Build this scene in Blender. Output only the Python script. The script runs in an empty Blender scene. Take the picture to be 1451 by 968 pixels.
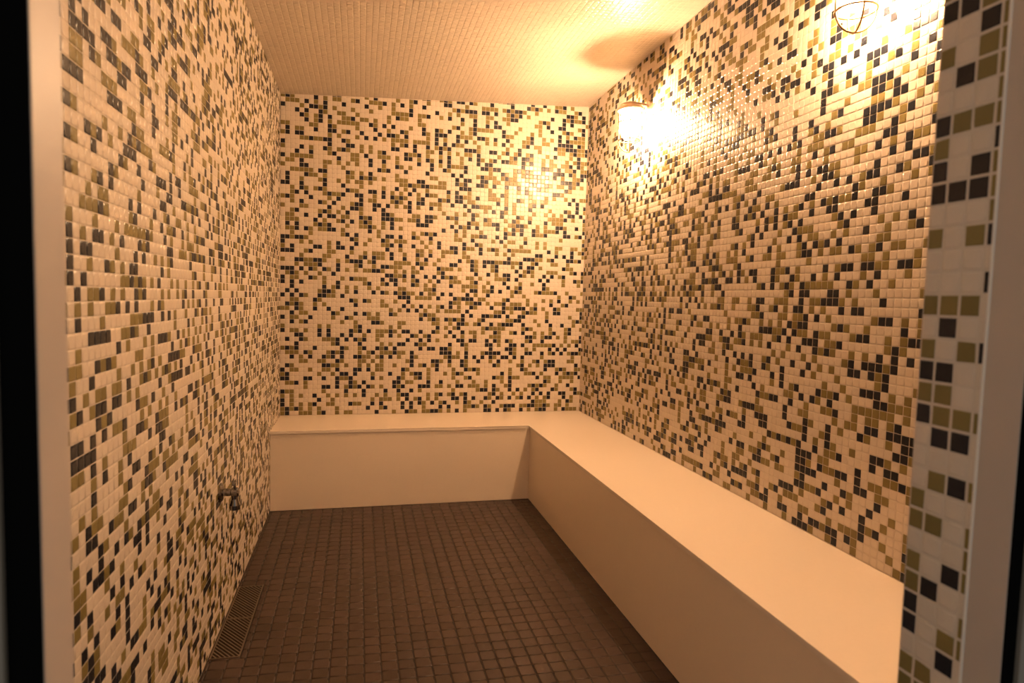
import bpy, bmesh, math, random
import numpy as np
from mathutils import Matrix, Vector

# ------------------------------------------------------------------ units
# Everything is laid out in mosaic modules (one tile + joint = T metres):
# U runs left to right along the back wall, H is height above the bench top,
# D is distance from the back wall towards the doorway.
T = 0.026
HB = 16.55                      # bench height in modules
def W(u, h, d):                 # modules -> world metres
    return Vector((u*T, -d*T, (h+HB)*T))
rng = np.random.default_rng(11)
random.seed(5)
scene = bpy.context.scene
col = scene.collection

# ------------------------------------------------------------------ camera
F_PX = 902.65
CAM_U, CAM_H, CAM_D = 17.545, 27.958, 151.58
ROT = [[0.9727, 0.0260, 0.2308], [-0.0096, 0.9974, -0.0717], [-0.2320, 0.0675, 0.9704]]
cam_d = bpy.data.cameras.new('camera')
cam = bpy.data.objects.new('camera', cam_d)
col.objects.link(cam)
ax = [Vector((r[0], -r[2], r[1])).normalized() for r in ROT]
M = Matrix.Identity(4)
for i in range(3):
    for k in range(3):
        M[k][i] = ax[i][k]
q = M.to_quaternion().normalized()
cam.matrix_world = Matrix.Translation(W(CAM_U, CAM_H, CAM_D)) @ q.to_matrix().to_4x4()
cam_d.sensor_fit = 'HORIZONTAL'
cam_d.sensor_width = 36.0
cam_d.lens = F_PX/1451*36.0
cam_d.clip_start = 0.02
cam_d.dof.use_dof = True
cam_d.dof.focus_distance = 3.6
cam_d.dof.aperture_fstop = 5.5
scene.camera = cam

# ------------------------------------------------------------------ world, exposure
wd = bpy.data.worlds.new('world')
scene.world = wd
wd.use_nodes = True
bg = wd.node_tree.nodes['Background']
bg.inputs['Color'].default_value = (1.0, 0.98, 0.90, 1)
bg.inputs['Strength'].default_value = 0.085
scene.view_settings.view_transform = 'Standard'
scene.view_settings.look = 'None'
scene.view_settings.exposure = 2.0
scene.view_settings.gamma = 1.0
scene.view_settings.use_curve_mapping = False
LAMP_STRENGTH = 640.0
LAMP_COLOR = (1.0, 0.61, 0.335, 1)

# ------------------------------------------------------------------ materials
def mat(name, color, rough=0.5, metal=0.0, noise=0.0, nscale=60.0, bump=0.0, bscale=200.0, var=0.0, coat=0.0, spec=0.5):
    m = bpy.data.materials.new(name)
    m.use_nodes = True
    nt = m.node_tree
    b = nt.nodes['Principled BSDF']
    b.inputs['Roughness'].default_value = rough
    b.inputs['Metallic'].default_value = metal
    b.inputs['Specular IOR Level'].default_value = spec
    b.inputs['Coat Weight'].default_value = coat
    b.inputs['Coat Roughness'].default_value = 0.15
    b.inputs['Base Color'].default_value = (*color, 1)
    src = None
    tc = nt.nodes.new('ShaderNodeTexCoord')
    if noise:
        n = nt.nodes.new('ShaderNodeTexNoise')
        n.inputs['Scale'].default_value = nscale
        n.inputs['Detail'].default_value = 4
        g = nt.nodes.new('ShaderNodeNewGeometry')
        nt.links.new(g.outputs['Position'], n.inputs['Vector'])
        r = nt.nodes.new('ShaderNodeMapRange')
        r.inputs['To Min'].default_value = 1-noise
        r.inputs['To Max'].default_value = 1+noise
        nt.links.new(n.outputs['Fac'], r.inputs['Value'])
        src = r.outputs['Result']
    if var:
        g = nt.nodes.new('ShaderNodeNewGeometry')
        o = nt.nodes.new('ShaderNodeObjectInfo')
        a = nt.nodes.new('ShaderNodeMath'); a.operation = 'ADD'
        nt.links.new(g.outputs['Random Per Island'], a.inputs[0])
        nt.links.new(o.outputs['Random'], a.inputs[1])
        fr = nt.nodes.new('ShaderNodeMath'); fr.operation = 'FRACT'
        nt.links.new(a.outputs[0], fr.inputs[0])
        r = nt.nodes.new('ShaderNodeMapRange')
        r.inputs['To Min'].default_value = 1-var
        r.inputs['To Max'].default_value = 1+var
        nt.links.new(fr.outputs[0], r.inputs['Value'])
        if src is None:
            src = r.outputs['Result']
        else:
            mm = nt.nodes.new('ShaderNodeMath'); mm.operation = 'MULTIPLY'
            nt.links.new(src, mm.inputs[0]); nt.links.new(r.outputs['Result'], mm.inputs[1])
            src = mm.outputs[0]
    if src is not None:
        hs = nt.nodes.new('ShaderNodeHueSaturation')
        hs.inputs['Color'].default_value = (*color, 1)
        nt.links.new(src, hs.inputs['Value'])
        nt.links.new(hs.outputs['Color'], b.inputs['Base Color'])
    if bump:
        g = nt.nodes.new('ShaderNodeNewGeometry')
        n = nt.nodes.new('ShaderNodeTexNoise')
        n.inputs['Scale'].default_value = bscale
        nt.links.new(g.outputs['Position'], n.inputs['Vector'])
        bp = nt.nodes.new('ShaderNodeBump')
        bp.inputs['Strength'].default_value = bump
        bp.inputs['Distance'].default_value = 0.001
        nt.links.new(n.outputs['Fac'], bp.inputs['Height'])
        nt.links.new(bp.outputs['Normal'], b.inputs['Normal'])
    return m

def emit(name, color, strength):
    m = bpy.data.materials.new(name)
    m.use_nodes = True
    nt = m.node_tree
    nt.nodes.remove(nt.nodes['Principled BSDF'])
    e = nt.nodes.new('ShaderNodeEmission')
    e.inputs['Color'].default_value = color
    e.inputs['Strength'].default_value = strength
    nt.links.new(e.outputs[0], nt.nodes['Material Output'].inputs['Surface'])
    return m

CREAM = mat('cream_tile', (0.64, 0.55, 0.445), 0.26, spec=0.35, noise=0.03, var=0.03, bump=0.25, bscale=160)
OLIVE = mat('olive_tile', (0.205, 0.160, 0.056), 0.26, spec=0.30, noise=0.06, var=0.12, bump=0.25, bscale=160)
NAVY = mat('navy_tile', (0.014, 0.016, 0.022), 0.26, spec=0.28, noise=0.08, var=0.20, bump=0.25, bscale=160)
TILES = [CREAM, OLIVE, NAVY]
GROUT = mat('cream_grout', (0.60, 0.52, 0.42), 0.9, noise=0.06, nscale=400)
FLOORT = mat('dark_floor_tile', (0.067, 0.046, 0.037), 0.26, spec=0.16, noise=0.10, nscale=30, var=0.10, bump=0.35, bscale=120)
FLOORG = mat('dark_floor_grout', (0.020, 0.015, 0.012), 0.9, noise=0.1, nscale=300)
STONE = mat('cream_stone', (0.86, 0.755, 0.63), 0.24, noise=0.02, nscale=90)
PANEL = mat('cream_panel', (0.86, 0.735, 0.59), 0.38, noise=0.02, nscale=90)
PLASTER = mat('pale_plaster', (0.55, 0.53, 0.50), 0.8, noise=0.03)
FRAME = mat('pale_frame', (0.47, 0.395, 0.33), 0.38, noise=0.02, nscale=40)
CAULK = mat('white_caulk', (0.75, 0.72, 0.66), 0.5)
RUBBER = mat('black_rubber', (0.004, 0.004, 0.004), 0.9, spec=0.0)
OUTER = mat('grey_outer_frame', (0.20, 0.165, 0.13), 0.5, noise=0.02, nscale=40)
STEEL = mat('drain_steel', (0.27, 0.22, 0.175), 0.5, metal=1.0)
DARKPIT = mat('drain_channel', (0.02, 0.018, 0.016), 0.7)
CHROME = mat('chrome', (0.30, 0.28, 0.27), 0.12, metal=1.0)
BRONZE = mat('lamp_metal', (0.72, 0.58, 0.46), 0.32, metal=1.0)
WIRE = mat('cage_wire', (0.26, 0.15, 0.07), 0.4, metal=1.0)
GLOW = emit('lit_bulb', LAMP_COLOR, LAMP_STRENGTH*1.08)
GLOW_WEAK = emit('lit_bulb_weaker', LAMP_COLOR, LAMP_STRENGTH*0.68)
def glass_mat():
    m = bpy.data.materials.new('ribbed_lamp_glass')
    m.use_nodes = True
    nt = m.node_tree
    nt.nodes.remove(nt.nodes['Principled BSDF'])
    tr = nt.nodes.new('ShaderNodeBsdfTransparent')
    tr.inputs['Color'].default_value = (0.97, 0.96, 0.94, 1)
    gl = nt.nodes.new('ShaderNodeBsdfGlossy')
    gl.inputs['Roughness'].default_value = 0.08
    em = nt.nodes.new('ShaderNodeEmission')
    em.inputs['Color'].default_value = LAMP_COLOR
    em.inputs['Strength'].default_value = 14.0
    fr = nt.nodes.new('ShaderNodeFresnel')
    m1 = nt.nodes.new('ShaderNodeMixShader')
    nt.links.new(fr.outputs[0], m1.inputs[0])
    nt.links.new(tr.outputs[0], m1.inputs[1])
    nt.links.new(gl.outputs[0], m1.inputs[2])
    m2 = nt.nodes.new('ShaderNodeMixShader')
    m2.inputs[0].default_value = 0.22
    nt.links.new(m1.outputs[0], m2.inputs[1])
    nt.links.new(em.outputs[0], m2.inputs[2])
    nt.links.new(m2.outputs[0], nt.nodes['Material Output'].inputs['Surface'])
    return m
GLASS = glass_mat()

# ------------------------------------------------------------------ helpers
def link(name, me, parent=None, kind=None, loc=None):
    o = bpy.data.objects.new(name, me)
    col.objects.link(o)
    if loc is not None:
        o.location = loc
    if parent is not None:
        o.parent = parent
        o.matrix_parent_inverse = Matrix.Translation(parent.location).inverted()
    if kind:
        o['kind'] = kind
    return o

def mesh_from(name, verts, faces, mats, smooth=False, idx=None):
    me = bpy.data.meshes.new(name)
    me.from_pydata([tuple(v) for v in verts], [], faces)
    for m in (mats if isinstance(mats, (list, tuple)) else [mats]):
        me.materials.append(m)
    if idx is not None:
        me.polygons.foreach_set('material_index', np.asarray(idx, dtype=np.int32))
    if smooth:
        sm = np.ones(len(faces), dtype=bool)
        if smooth == 'tile':         # flat face, rounded arrises
            sm[::9] = False
        me.polygons.foreach_set('use_smooth', sm)
    me.update()
    return me

def box_bm(bm, p0, p1, bevel=0.0):
    """box between two module corners"""
    a, b = W(*p0), W(*p1)
    lo = Vector([min(a[i], b[i]) for i in range(3)]); hi = Vector([max(a[i], b[i]) for i in range(3)])
    r = bmesh.ops.create_cube(bm, size=1.0)
    vs = r['verts']
    for v in vs:
        v.co = Vector([(lo[i]+hi[i])/2 + v.co[i]*(hi[i]-lo[i]) for i in range(3)])
    if bevel:
        es = list({e for v in vs for e in v.link_edges})
        bmesh.ops.bevel(bm, geom=es, offset=bevel, segments=2, affect='EDGES', profile=0.5)
    return vs

def bm_obj(name, bm, material, parent=None, kind=None, smooth=False):
    bmesh.ops.recalc_face_normals(bm, faces=bm.faces[:])
    me = bpy.data.meshes.new(name)
    bm.to_mesh(me); bm.free()
    me.materials.append(material)
    if smooth:
        me.polygons.foreach_set('use_smooth', np.ones(len(me.polygons), dtype=bool))
    return link(name, me, parent, kind)

def lathe(bm, profile, origin, axis=Vector((0, 0, 1)), seg=32):
    """profile: list of (radius, along) in metres"""
    axis = axis.normalized()
    t = Vector((0, 0, 1)) if abs(axis.z) < 0.9 else Vector((1, 0, 0))
    e1 = axis.cross(t).normalized(); e2 = axis.cross(e1)
    rings = []
    for r, a in profile:
        if r < 1e-6:
            rings.append([bm.verts.new(origin + axis*a)])
        else:
            rings.append([bm.verts.new(origin + axis*a + (e1*math.cos(2*math.pi*k/seg) + e2*math.sin(2*math.pi*k/seg))*r) for k in range(seg)])
    for A, B in zip(rings, rings[1:]):
        for k in range(seg):
            k2 = (k+1) % seg
            if len(A) == 1 and len(B) == 1:
                continue
            if len(A) == 1:
                bm.faces.new((A[0], B[k], B[k2]))
            elif len(B) == 1:
                bm.faces.new((A[k], B[0], A[k2]))
            else:
                bm.faces.new((A[k], B[k], B[k2], A[k2]))

def tube(bm, pts, rad, seg=8, closed=False):
    pts = [Vector(p) for p in pts]
    n = len(pts)
    rings = []
    up = None
    for i, p in enumerate(pts):
        if closed:
            t = (pts[(i+1) % n] - pts[i-1]).normalized()
        else:
            t = (pts[min(i+1, n-1)] - pts[max(i-1, 0)]).normalized()
        if up is None:
            up = t.orthogonal().normalized()
        e1 = (up - t*up.dot(t)).normalized(); up = e1
        e2 = t.cross(e1)
        rr = rad[i] if isinstance(rad, (list, tuple)) else rad
        rings.append([bm.verts.new(p + (e1*math.cos(2*math.pi*k/seg) + e2*math.sin(2*math.pi*k/seg))*rr) for k in range(seg)])
    for i in range(n if closed else n-1):
        A, B = rings[i], rings[(i+1) % n]
        for k in range(seg):
            bm.faces.new((A[k], A[(k+1) % seg], B[(k+1) % seg], B[k]))
    if not closed:
        bm.faces.new(rings[0][::-1]); bm.faces.new(rings[-1])

def project(u, h, d):
    x, y, z = u-CAM_U, h-CAM_H, d-CAM_D
    c = [ROT[i][0]*x + ROT[i][1]*y + ROT[i][2]*z for i in range(3)]
    if c[2] > -1e-3:
        return None
    return 725.5 + F_PX*c[0]/-c[2], 484 - F_PX*c[1]/-c[2]

# ceiling height (it is pitched: lower along the left wall)
UR = 71.7                       # right wall
DF = 127.1                      # inner face of the front wall
DO = 132.0                      # outer face of the front wall
def ceil_h(u, d):
    hl = 71.6 + 0.0075*d
    hr = 75.3 + 0.0165*d
    return hl + (hr-hl)*u/UR

# ------------------------------------------------------------------ mosaic builder
JOINT, BEV, THICK = 0.06, 0.07, 0.045
def tile_field(cells, frame, jitter=0.012, joint=JOINT, bev=BEV, thick=THICK):
    """cells: list of (a0, b0, a1, b1, colour index); frame(a, b, n) -> modules.
    Returns verts, faces, colour indices of one mesh: every tile a softly rounded cushion standing proud of the joint."""
    V, Fc, I = [], [], []
    for a0, b0, a1, b1, c in cells:
        j = joint/2
        a0 += j; a1 -= j; b0 += j; b1 -= j
        if a1-a0 < 0.06 or b1-b0 < 0.06:
            continue
        m = min(a1-a0, b1-b0)
        ta, tb = random.gauss(0, jitter), random.gauss(0, jitter)
        k = len(V)
        for e, n in ((0.0, -thick), (min(0.6*bev, 0.15*m), -0.22*thick), (min(1.7*bev, 0.3*m), 0.0)):
            for (x, y, sx, sy) in ((a0+e, b0+e, -1, -1), (a1-e, b0+e, 1, -1), (a1-e, b1-e, 1, 1), (a0+e, b1-e, -1, 1)):
                V.append(W(*frame(x, y, n + (0.0 if n == -thick else (ta*sx + tb*sy)*0.5))))
        Fc.append((k+8, k+9, k+10, k+11))
        for r in (0, 4):
            for s in range(4):
                Fc.append((k+r+s, k+r+(s+1) % 4, k+r+4+(s+1) % 4, k+r+4+s))
        I += [c]*9
    return V, Fc, I

def fix_normals(me, towards):
    """flip the whole mesh if its first face looks away from `towards`"""
    p = me.polygons[0]
    if p.normal.dot(Vector(towards) - p.center) < 0:
        me.flip_normals()

ROOM_MID = W(36, 25, 60)
def single_tile_mesh(name, frame, size_a, size_b, material, joint=JOINT, bev=BEV, thick=THICK):
    V, Fc, I = tile_field([(-size_a/2, -size_b/2, size_a/2, size_b/2, 0)], frame, 0.0, joint, bev, thick)
    o = W(0, 0, 0)
    V = [v - o for v in V]
    me = mesh_from(name, V, Fc, material, smooth='tile')
    return me

def mosaic(wall, cells, frame, mats, in_view, n_single=300, jitter=0.012, tilt=0.010, joint=JOINT, bev=BEV, thick=THICK, size=1.0, name='mosaic_tiles'):
    """the n_single tiles that show largest become objects, the rest one joined part"""
    scored = []
    for i, (a0, b0, a1, b1, c) in enumerate(cells):
        if abs(a1-a0-size) > 0.02 or abs(b1-b0-size) > 0.02:
            continue
        ps = [project(*frame(x, y, 0)) for x, y in ((a0, b0), (a1, b0), (a1, b1), (a0, b1))]
        if any(p is None for p in ps):
            continue
        cx = sum(p[0] for p in ps)/4; cy = sum(p[1] for p in ps)/4
        if not (0 < cx < 1451 and 0 < cy < 968) or not in_view(cx, cy, (a0+a1)/2, (b0+b1)/2):
            continue
        area = abs(sum(ps[k][0]*ps[(k+1) % 4][1] - ps[(k+1) % 4][0]*ps[k][1] for k in range(4)))/2
        scored.append((area, i))
    scored.sort(reverse=True)
    chosen = {i for _, i in scored[:n_single]}
    rest = [c for i, c in enumerate(cells) if i not in chosen]
    if rest:
        V, Fc, I = tile_field(rest, frame, jitter, joint, bev, thick)
        me = mesh_from(name, V, Fc, mats, idx=I, smooth='tile')
        fix_normals(me, ROOM_MID)
        link(name, me, wall, 'stuff')
    protos = {}
    for i in sorted(chosen):
        a0, b0, a1, b1, c = cells[i]
        if c not in protos:
            protos[c] = single_tile_mesh('tile', frame0(frame), size, size, mats[c], joint, bev, thick)
            pc = W(*frame((a0+a1)/2, (b0+b1)/2, 0))
            p = protos[c].polygons[0]
            if p.normal.dot(ROOM_MID - pc) < 0:
                protos[c].flip_normals()
        o = link('tile', protos[c], wall)
        o.location = W(*frame((a0+a1)/2, (b0+b1)/2, 0))
        o.rotation_euler = [random.gauss(0, tilt) for _ in range(3)]
        # no spin within the wall's own plane
        n = W(*frame(0, 0, 1)) - W(*frame(0, 0, 0))
        k = max(range(3), key=lambda q_: abs(n[q_]))
        o.rotation_euler[k] = 0.0

def frame0(frame):
    o = frame(0, 0, 0)
    def f(a, b, n):
        p = frame(a, b, n)
        return (p[0]-o[0], p[1]-o[1], p[2]-o[2])
    return f

def random_colour():
    r = random.random()
    return 0 if r < 0.565 else (1 if r < 0.79 else 2)

# ------------------------------------------------------------------ room shell
def shell_box(name, p0, p1, material, label=None, cat=None):
    bm = bmesh.new()
    box_bm(bm, p0, p1)
    o = bm_obj(name, bm, material, None, 'structure')
    return o

def describe(o, label, cat):
    o['label'] = label
    o['category'] = cat

TH = THICK
wall_back = shell_box('wall_back', (-4, -HB-2, -4), (UR+4, 80, -TH), GROUT)
describe(wall_back, 'back wall of small cream, olive and navy mosaic tiles', 'wall')
wall_left = shell_box('wall_left', (-4, -HB-2, -TH), (-TH, 80, DO), GROUT)
describe(wall_left, 'tiled side wall with the chrome fitting and the floor drain', 'wall')
wall_right = shell_box('wall_right', (UR+TH, -HB-2, -TH), (UR+4, 80, DO), GROUT)
describe(wall_right, 'tiled side wall carrying the two caged lamps', 'wall')

# front wall with the doorway the picture is taken through
UL_OPEN, UR_OPEN, HEAD = 7.4, 43.0, 62.0
bm = bmesh.new()
box_bm(bm, (-TH, -HB-2, DF), (UL_OPEN, 80, DO))
box_bm(bm, (UR_OPEN+TH, -HB-2, DF), (UR+TH, 80, DO))
box_bm(bm, (UL_OPEN, HEAD, DF), (UR_OPEN+TH, 80, DO))
wall_front = bm_obj('wall_front', bm, PLASTER, None, 'structure')
describe(wall_front, 'front wall around the doorway with a tiled door reveal', 'wall')

# ceiling slab follows the pitch
def quad_slab(name, under, thickness, material, n=8):
    V, Fc = [], []
    us = np.linspace(-3, UR+3, n); ds = np.linspace(-3, DO, n)
    for t in (0, thickness):
        for d in ds:
            for u in us:
                V.append(W(u, under(u, d)+t, d))
    N = n*n
    for j in range(n-1):
        for i in range(n-1):
            a = j*n+i
            Fc.append((a, a+1, a+n+1, a+n))
            Fc.append((N+a, N+a+n, N+a+n+1, N+a+1))
    rim = [i for i in range(n)] + [j*n+n-1 for j in range(1, n)] + [(n-1)*n+i for i in range(n-2, -1, -1)] + [j*n for j in range(n-2, 0, -1)]
    for a, b in zip(rim, rim[1:]+rim[:1]):
        Fc.append((a, N+a, N+b, b))
    return mesh_from(name, V, Fc, material)
ceiling = link('ceiling', quad_slab('ceiling', lambda u, d: ceil_h(u, d)+0.03, 3, GROUT), None, 'structure')
describe(ceiling, 'pitched ceiling covered in plain cream mosaic', 'ceiling')
floor = shell_box('floor', (-4, -HB-3, -4), (UR+6, -HB-0.09, 165), FLOORG)
describe(floor, 'dark brown square tile floor', 'floor')

# ------------------------------------------------------------------ wall mosaics
def wall_cells(n0, n1, h0, top):
    cells = []
    a = n0
    while a < n1:
        a1 = min(a+1, n1)
        tp = top((a+a1)/2)
        h = h0
        while h < tp:
            h1 = min(math.floor(h)+1, tp)
            if h1-h > 0.15:
                cells.append((a, h, a1, h1, random_colour()))
            h = math.floor(h)+1
        a = a1
    return cells

fr_back = lambda a, b, n: (a, b, n)
fr_left = lambda a, b, n: (n, b, a)
fr_right = lambda a, b, n: (UR-n, b, a)
mosaic(wall_back, wall_cells(0, UR, 0, lambda u: ceil_h(u, 0)), fr_back, TILES, lambda x, y, a, b: True)
mosaic(wall_left, wall_cells(0, DF, -HB, lambda d: ceil_h(0, d)), fr_left, TILES, lambda x, y, a, b: x > 100)
mosaic(wall_right, wall_cells(0, DF, 0, lambda d: ceil_h(UR, d)), fr_right, TILES, lambda x, y, a, b: a < 99.6)

# ceiling mosaic, plain cream
fr_ceil = lambda a, b, n: (a, ceil_h(a, b)-n, b)
cells = [(a, b, min(a+1, UR), min(b+1, DF), 0) for a in range(0, 72) for b in range(0, 128)]
mosaic(ceiling, cells, fr_ceil, TILES, lambda x, y, a, b: True, n_single=0, jitter=0.014, thick=0.03)

# door reveal: rows read from the top, columns from the room side to the door side
ROWS = """NNOO CCNO OCOO CNOO CCCO NOOO OCCN NCNO NNNO CCCO OCON CCCC CCCN OOOC CNCC OCON
NNCC OOCC NOOO CNNC CCCC CONO OCCC OOCO CCCO OCNO ONCC NCCO NCOO CCNC OOCC""".split()
cells = []
cols = [(DF, 127.95), (127.95, 128.95), (128.95, 129.95), (129.95, 130.27)]
ci = {'C': 0, 'O': 1, 'N': 2}
TOP = 41.65
h = TOP + 20
k = -20
while h > -HB+0.5:
    for c, (d0, d1) in enumerate(cols):
        cc = ci[ROWS[k][c]] if 0 <= k < len(ROWS) else random_colour()
        cells.append((d0, max(h-1, -HB), d1, h, cc))
    h -= 1; k += 1
fr_rev = lambda a, b, n: (UR_OPEN-n, b, a)
shapes = {}
for d0, b0, d1, b1, c in cells:
    key = (round(d1-d0, 3), round(b1-b0, 3), c)
    if key not in shapes:
        shapes[key] = single_tile_mesh('tile', frame0(fr_rev), d1-d0, b1-b0, TILES[c])
        if shapes[key].polygons[0].normal.x > 0:
            shapes[key].flip_normals()
    o = link('tile', shapes[key], wall_front)
    o.location = W(*fr_rev((d0+d1)/2, (b0+b1)/2, 0))
    o.rotation_euler = (0, random.gauss(0, 0.006), random.gauss(0, 0.006))
bm = bmesh.new()
box_bm(bm, (UR_OPEN+TH, -HB, DF+0.02), (UR_OPEN+TH-0.03, HEAD, 130.27))
bm_obj('grout_bed', bm, GROUT, wall_front)

# ------------------------------------------------------------------ floor mosaic
BW = 17.586                     # bench widths
BD = 17.136
DRAIN = (0.12, 3.70, 51.3, 71.2)
cells = []
for i in range(-1, 28):
    for j in range(8, 67):
        a0, a1 = 0.4+2*i, 2.4+2*i
        b0, b1 = 1.5+2*j-2, 3.5+2*j-2
        a0 = max(a0, 0.0); a1 = min(a1, UR-BW+0.3); b0 = max(b0, BD-0.3); b1 = min(b1, DF)
        if a1-a0 < 0.2 or b1-b0 < 0.2:
            continue
        if a0 < DRAIN[1]-0.05 and b1 > DRAIN[2] and b0 < DRAIN[3]:
            if a1 > DRAIN[1]+0.2:
                cells.append((DRAIN[1], b0, a1, b1, 0))
            if a0 < DRAIN[1]:
                if b0 < DRAIN[2]-0.2:
                    cells.append((a0, b0, min(a1, DRAIN[1]), DRAIN[2], 0))
                if b1 > DRAIN[3]+0.2:
                    cells.append((a0, DRAIN[3], min(a1, DRAIN[1]), b1, 0))
        else:
            cells.append((a0, b0, a1, b1, 0))
fr_floor = lambda a, b, n: (a, -HB+n, b)
mosaic(floor, cells, fr_floor, [FLOORT], lambda x, y, a, b: x > 290, 300, jitter=0.010, tilt=0.004, joint=0.10, bev=0.08, thick=0.085, size=2.0, name='floor_tiles')

# ------------------------------------------------------------------ bench
bench = link('bench', None, loc=W(UR/2, -HB, BD))
describe(bench, 'L-shaped cream stone bench along the back and lamp walls', 'bench')
ST = 0.62                       # slab thickness
U1, D1 = UR-BW, BD
def l_prism(h0, h1, u1, d1, dend, name, material, bevel=0.0):
    e = 0.03
    pts = [(e, e), (UR-e, e), (UR-e, dend), (u1, dend), (u1, d1), (e, d1)]
    bm = bmesh.new()
    lo = [bm.verts.new(W(u, h0, d)) for u, d in pts]
    hi = [bm.verts.new(W(u, h1, d)) for u, d in pts]
    bm.faces.new(lo); top = bm.faces.new(hi)
    n = len(pts)
    for k in range(n):
        bm.faces.new((lo[k], lo[(k+1) % n], hi[(k+1) % n], hi[k]))
    if bevel:
        bmesh.ops.bevel(bm, geom=list(top.edges), offset=bevel, segments=3, affect='EDGES', profile=0.5)
    return bm_obj(name, bm, material, bench)
l_prism(-ST, 0.0, U1, D1, DF-0.02, 'seat_slab', STONE, 0.0022)
OV = 0.28
bm = bmesh.new(); box_bm(bm, (0.03, -HB, D1-OV-0.8), (U1+OV, -ST, D1-OV), 0.0008)
bm_obj('front_panel', bm, PANEL, bench)
bm = bmesh.new(); box_bm(bm, (U1+OV, -HB, D1-OV-0.8), (U1+OV+0.8, -ST, DF-0.02), 0.0008)
bm_obj('front_panel', bm, PANEL, bench)
# ------------------------------------------------------------------ doorway frame
def jamb(name, side, u_face, d0, d1, seal_w, label):
    s = side                     # +1: frame body lies towards +U
    bm = bmesh.new()
    box_bm(bm, (u_face, -HB-0.09, d0), (u_face+s*2.4, HEAD, d1), 0.0008)
    o = bm_obj(name, bm, FRAME, None, 'structure')
    describe(o, label, 'door frame')
    bm = bmesh.new()
    box_bm(bm, (u_face+s*0.02, -HB-0.09, d1), (u_face+s*seal_w, HEAD, d1+0.12), 0.0008)
    bm_obj('seal', bm, RUBBER, o)
    bm = bmesh.new()
    box_bm(bm, (u_face+s*seal_w, -HB-0.09, d1), (u_face+s*4.6, HEAD, d1+0.3), 0.0008)
    bm_obj('outer_frame', bm, OUTER, o)
    return o
t1 = jamb('trim_1', -1, 9.1, 130.2, 132.0, 0.86, 'pale door jamb opposite the tiled reveal, with a black seal')
t2 = jamb('trim_2', 1, UR_OPEN-0.02, 130.36, 132.0, 0.58, 'pale door jamb beside the tiled reveal, with a black seal')
bm = bmesh.new()
box_bm(bm, (UR_OPEN-0.05, -HB, 130.24), (UR_OPEN+0.2, HEAD, 130.40), 0.001)
bm_obj('caulk_bead', bm, CAULK, t2)

# ------------------------------------------------------------------ drain grates
def grate(d0, d1, label):
    u0, u1 = DRAIN[0], DRAIN[1]-0.08
    g = link('drain_grate', None, loc=W((u0+u1)/2, -HB, (d0+d1)/2))
    describe(g, label, 'drain grate')
    g['group'] = 'floor drain grate sections'
    bm = bmesh.new()
    fw = 0.17
    for p0, p1 in (((u0, d0), (u1, d0+fw)), ((u0, d1-fw), (u1, d1)), ((u0, d0+fw), (u0+fw, d1-fw)), ((u1-fw, d0+fw), (u1, d1-fw))):
        box_bm(bm, (p0[0], -HB-0.09, p0[1]), (p1[0], -HB+0.01, p1[1]))
    bm_obj('frame', bm, STEEL, g)
    # diagonal bars clipped to the frame
    a0, a1, b0, b1 = u0+fw, u1-fw, d0+fw, d1-fw
    w, pitch, slope = 0.26, 0.66, 1.25      # rise in D per U
    c = b0 - slope*(a1-a0)
    while c < b1:
        poly = [(a0, c), (a1, c+slope*(a1-a0)), (a1, c+slope*(a1-a0)+w), (a0, c+w)]
        def clip(poly, lim, keep_below):
            out = []
            for i in range(len(poly)):
                p, r = poly[i-1], poly[i]
                ip = (p[1] <= lim) == keep_below; ir = (r[1] <= lim) == keep_below
                if ip != ir:
                    t = (lim-p[1])/(r[1]-p[1])
                    out.append((p[0]+t*(r[0]-p[0]), lim))
                if ir:
                    out.append(r)
            return out
        poly = clip(clip(poly, b1, True), b0, False) if poly else poly
        if len(poly) >= 3:
            area = abs(sum(poly[i-1][0]*poly[i][1]-poly[i][0]*poly[i-1][1] for i in range(len(poly))))/2
            if area > 0.03:
                n = len(poly)
                V = [W(u, -HB-0.08, d) for u, d in poly] + [W(u, -HB+0.005, d) for u, d in poly]
                Fc = [tuple(range(n))[::-1], tuple(range(n, 2*n))] + [(i, (i+1) % n, n+(i+1) % n, n+i) for i in range(n)]
                bm = bmesh.new()
                vs = [bm.verts.new(v) for v in V]
                for f_ in Fc:
                    bm.faces.new([vs[i] for i in f_])
                bm_obj('bar', bm, STEEL, g)
        c += pitch
    return g
grate(DRAIN[2]+0.05, 61.25, 'metal floor drain grate section nearer the back bench')
grate(61.30, DRAIN[3]-0.05, 'metal floor drain grate section nearer the doorway')

# ------------------------------------------------------------------ chrome fitting on the left wall
fx_h, fx_d = 1.7, 63.6
fit = link('steam_outlet', None, loc=W(0, fx_h, fx_d))
describe(fit, 'small chrome outlet fitting low on the tiled wall above the drain', 'wall fitting')
X = Vector((1, 0, 0))
bm = bmesh.new()
lathe(bm, [(0, 0.0), (1.25*T, 0.0), (1.25*T, 0.10*T), (1.05*T, 0.30*T), (0.6*T, 0.42*T), (0, 0.42*T)], W(0.01, fx_h, fx_d), X, 28)
bm_obj('wall_plate', bm, CHROME, fit, smooth=False)
bm = bmesh.new()
lathe(bm, [(0, 0.3*T), (0.5*T, 0.3*T), (0.5*T, 1.3*T), (0.62*T, 1.4*T), (0.62*T, 2.1*T), (0.45*T, 2.3*T), (0, 2.35*T)], W(0.01, fx_h, fx_d), X, 20)
bm_obj('body', bm, CHROME, fit, smooth=False)
bm = bmesh.new()
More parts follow.
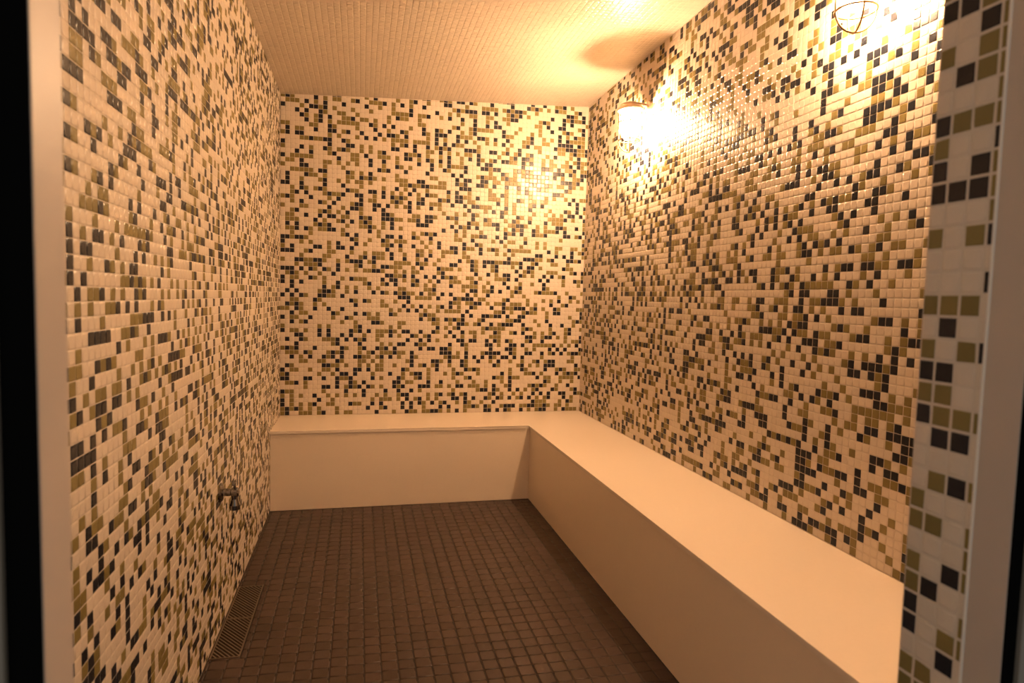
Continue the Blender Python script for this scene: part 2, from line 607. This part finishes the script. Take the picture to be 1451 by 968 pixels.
lathe(bm, [(0, 0.2*T), (0.42*T, 0.2*T), (0.42*T, -0.9*T), (0.66*T, -1.7*T), (0.66*T, -2.3*T), (0.5*T, -2.3*T), (0.4*T, -1.2*T), (0, -1.2*T)], W(1.75, fx_h, fx_d), Vector((0, 0, 1)), 20)
bm_obj('spout', bm, CHROME, fit)
bm = bmesh.new()
tube(bm, [W(1.75, fx_h+0.5, fx_d), W(1.75, fx_h+1.25, fx_d)], 0.18*T, 10)
tube(bm, [W(1.75, fx_h+1.25, fx_d-0.9), W(1.75, fx_h+1.32, fx_d), W(1.75, fx_h+1.25, fx_d+0.9)], [0.16*T, 0.22*T, 0.16*T], 10)
bm_obj('handle', bm, CHROME, fit, smooth=True)

# ------------------------------------------------------------------ caged wall lamps
OUT = 3.9                       # lamp axis stands this far off the wall
def build_lamp(d, label, glow):
    L = link('wall_lamp', None, loc=W(UR, 65.4, d))
    describe(L, label, 'wall lamp')
    L['group'] = 'caged lamps on the tiled wall'
    u = UR-OUT
    Z = Vector((0, 0, 1))
    bm = bmesh.new()
    lathe(bm, [(0, 0), (1.55*T, 0), (1.55*T, 0.15*T), (1.35*T, 0.38*T), (0.75*T, 0.5*T), (0, 0.52*T)], W(UR, 65.4, d), Vector((-1, 0, 0)), 32)
    bm_obj('wall_plate', bm, BRONZE, L)
    bm = bmesh.new()
    pts = [W(UR-0.3, 65.4, d), W(UR-0.7, 65.42, d), W(UR-1.2, 65.55, d), W(UR-1.7, 65.7, d), W(u+1.0, 66.0, d), W(u, 66.05, d)]
    tube(bm, pts, [0.62*T, 0.72*T, 0.78*T, 0.66*T, 0.42*T, 0.4*T], 16)
    bm_obj('arm', bm, BRONZE, L, smooth=True)
    bm = bmesh.new()
    lathe(bm, [(0, 66.35), (0.5, 66.32), (0.62, 66.2), (0.7, 66.05), (1.6, 65.9), (2.12, 65.6), (2.33, 65.2), (2.36, 64.95), (2.50, 64.88), (2.52, 64.55), (2.40, 64.5), (2.26, 64.9), (2.2, 65.1), (1.95, 65.45), (1.5, 65.7), (0, 65.85)],
          Vector((u*T, -d*T, HB*T)), Z, 40)
    for v in bm.verts:           # profile radii are in modules: scale about the lamp axis
        r = Vector((v.co.x-u*T, v.co.y+d*T))
        v.co.x = u*T + r.x*T; v.co.y = -d*T + r.y*T
        v.co.z = HB*T + (v.co.z-HB*T)*T
    bm_obj('hood', bm, BRONZE, L, smooth=True)
    bm = bmesh.new()
    prof = [(0, 65.6), (0.95, 65.6), (0.95, 64.9), (0.9, 64.5), (0, 64.5)]
    lathe(bm, [(r*T, h*T) for r, h in prof], Vector((u*T, -d*T, HB*T)), Z, 24)
    bm_obj('socket', bm, BRONZE, L)
    bm = bmesh.new()
    prof = [(0, 64.45), (1.6, 64.45), (1.72, 63.8), (1.8, 62.5), (1.8, 60.9), (1.66, 60.1), (1.3, 59.45), (0.75, 59.1), (0, 59.0)]
    lathe(bm, [(r*T, h*T) for r, h in prof], Vector((u*T, -d*T, HB*T)), Z, 28)
    bm_obj('glass_globe', bm, GLASS, L, smooth=True)
    bm = bmesh.new()
    prof = [(0, 64.3), (0.42, 64.3), (0.45, 63.6), (0.62, 63.0), (0.92, 62.3), (0.98, 61.8), (0.86, 61.3), (0.5, 60.95), (0, 60.85)]
    lathe(bm, [(r*T, h*T) for r, h in prof], Vector((u*T, -d*T, HB*T)), Z, 20)
    bm_obj('bulb', bm, glow, L, smooth=True)
    wr = 0.115*T
    for hh in (62.4, 59.0):
        bm = bmesh.new()
        tube(bm, [W(u+2.05*math.cos(2*math.pi*k/36), hh, d+2.05*math.sin(2*math.pi*k/36)) for k in range(36)], wr, 8, closed=True)
        bm_obj('cage_ring', bm, WIRE, L, smooth=True)
    for k in range(4):
        a = math.radians(20+90*k)
        bm = bmesh.new()
        pts = [(2.25, 64.6), (2.08, 63.4), (2.05, 61.5), (2.05, 59.0)] + [(2.05*math.cos(t), 59.0-2.25*math.sin(t)) for t in [math.pi/2*j/8 for j in range(1, 8)]] + [(0.02, 56.75)]
        tube(bm, [W(u+r*math.cos(a), hh, d+r*math.sin(a)) for r, hh in pts], wr, 8)
        bm_obj('cage_wire', bm, WIRE, L, smooth=True)
    return L
build_lamp(34.5, 'hooded cage lamp on the tiled wall, nearer the back corner', GLOW)
build_lamp(92.6, 'hooded cage lamp on the tiled wall, nearer the doorway', GLOW_WEAK)
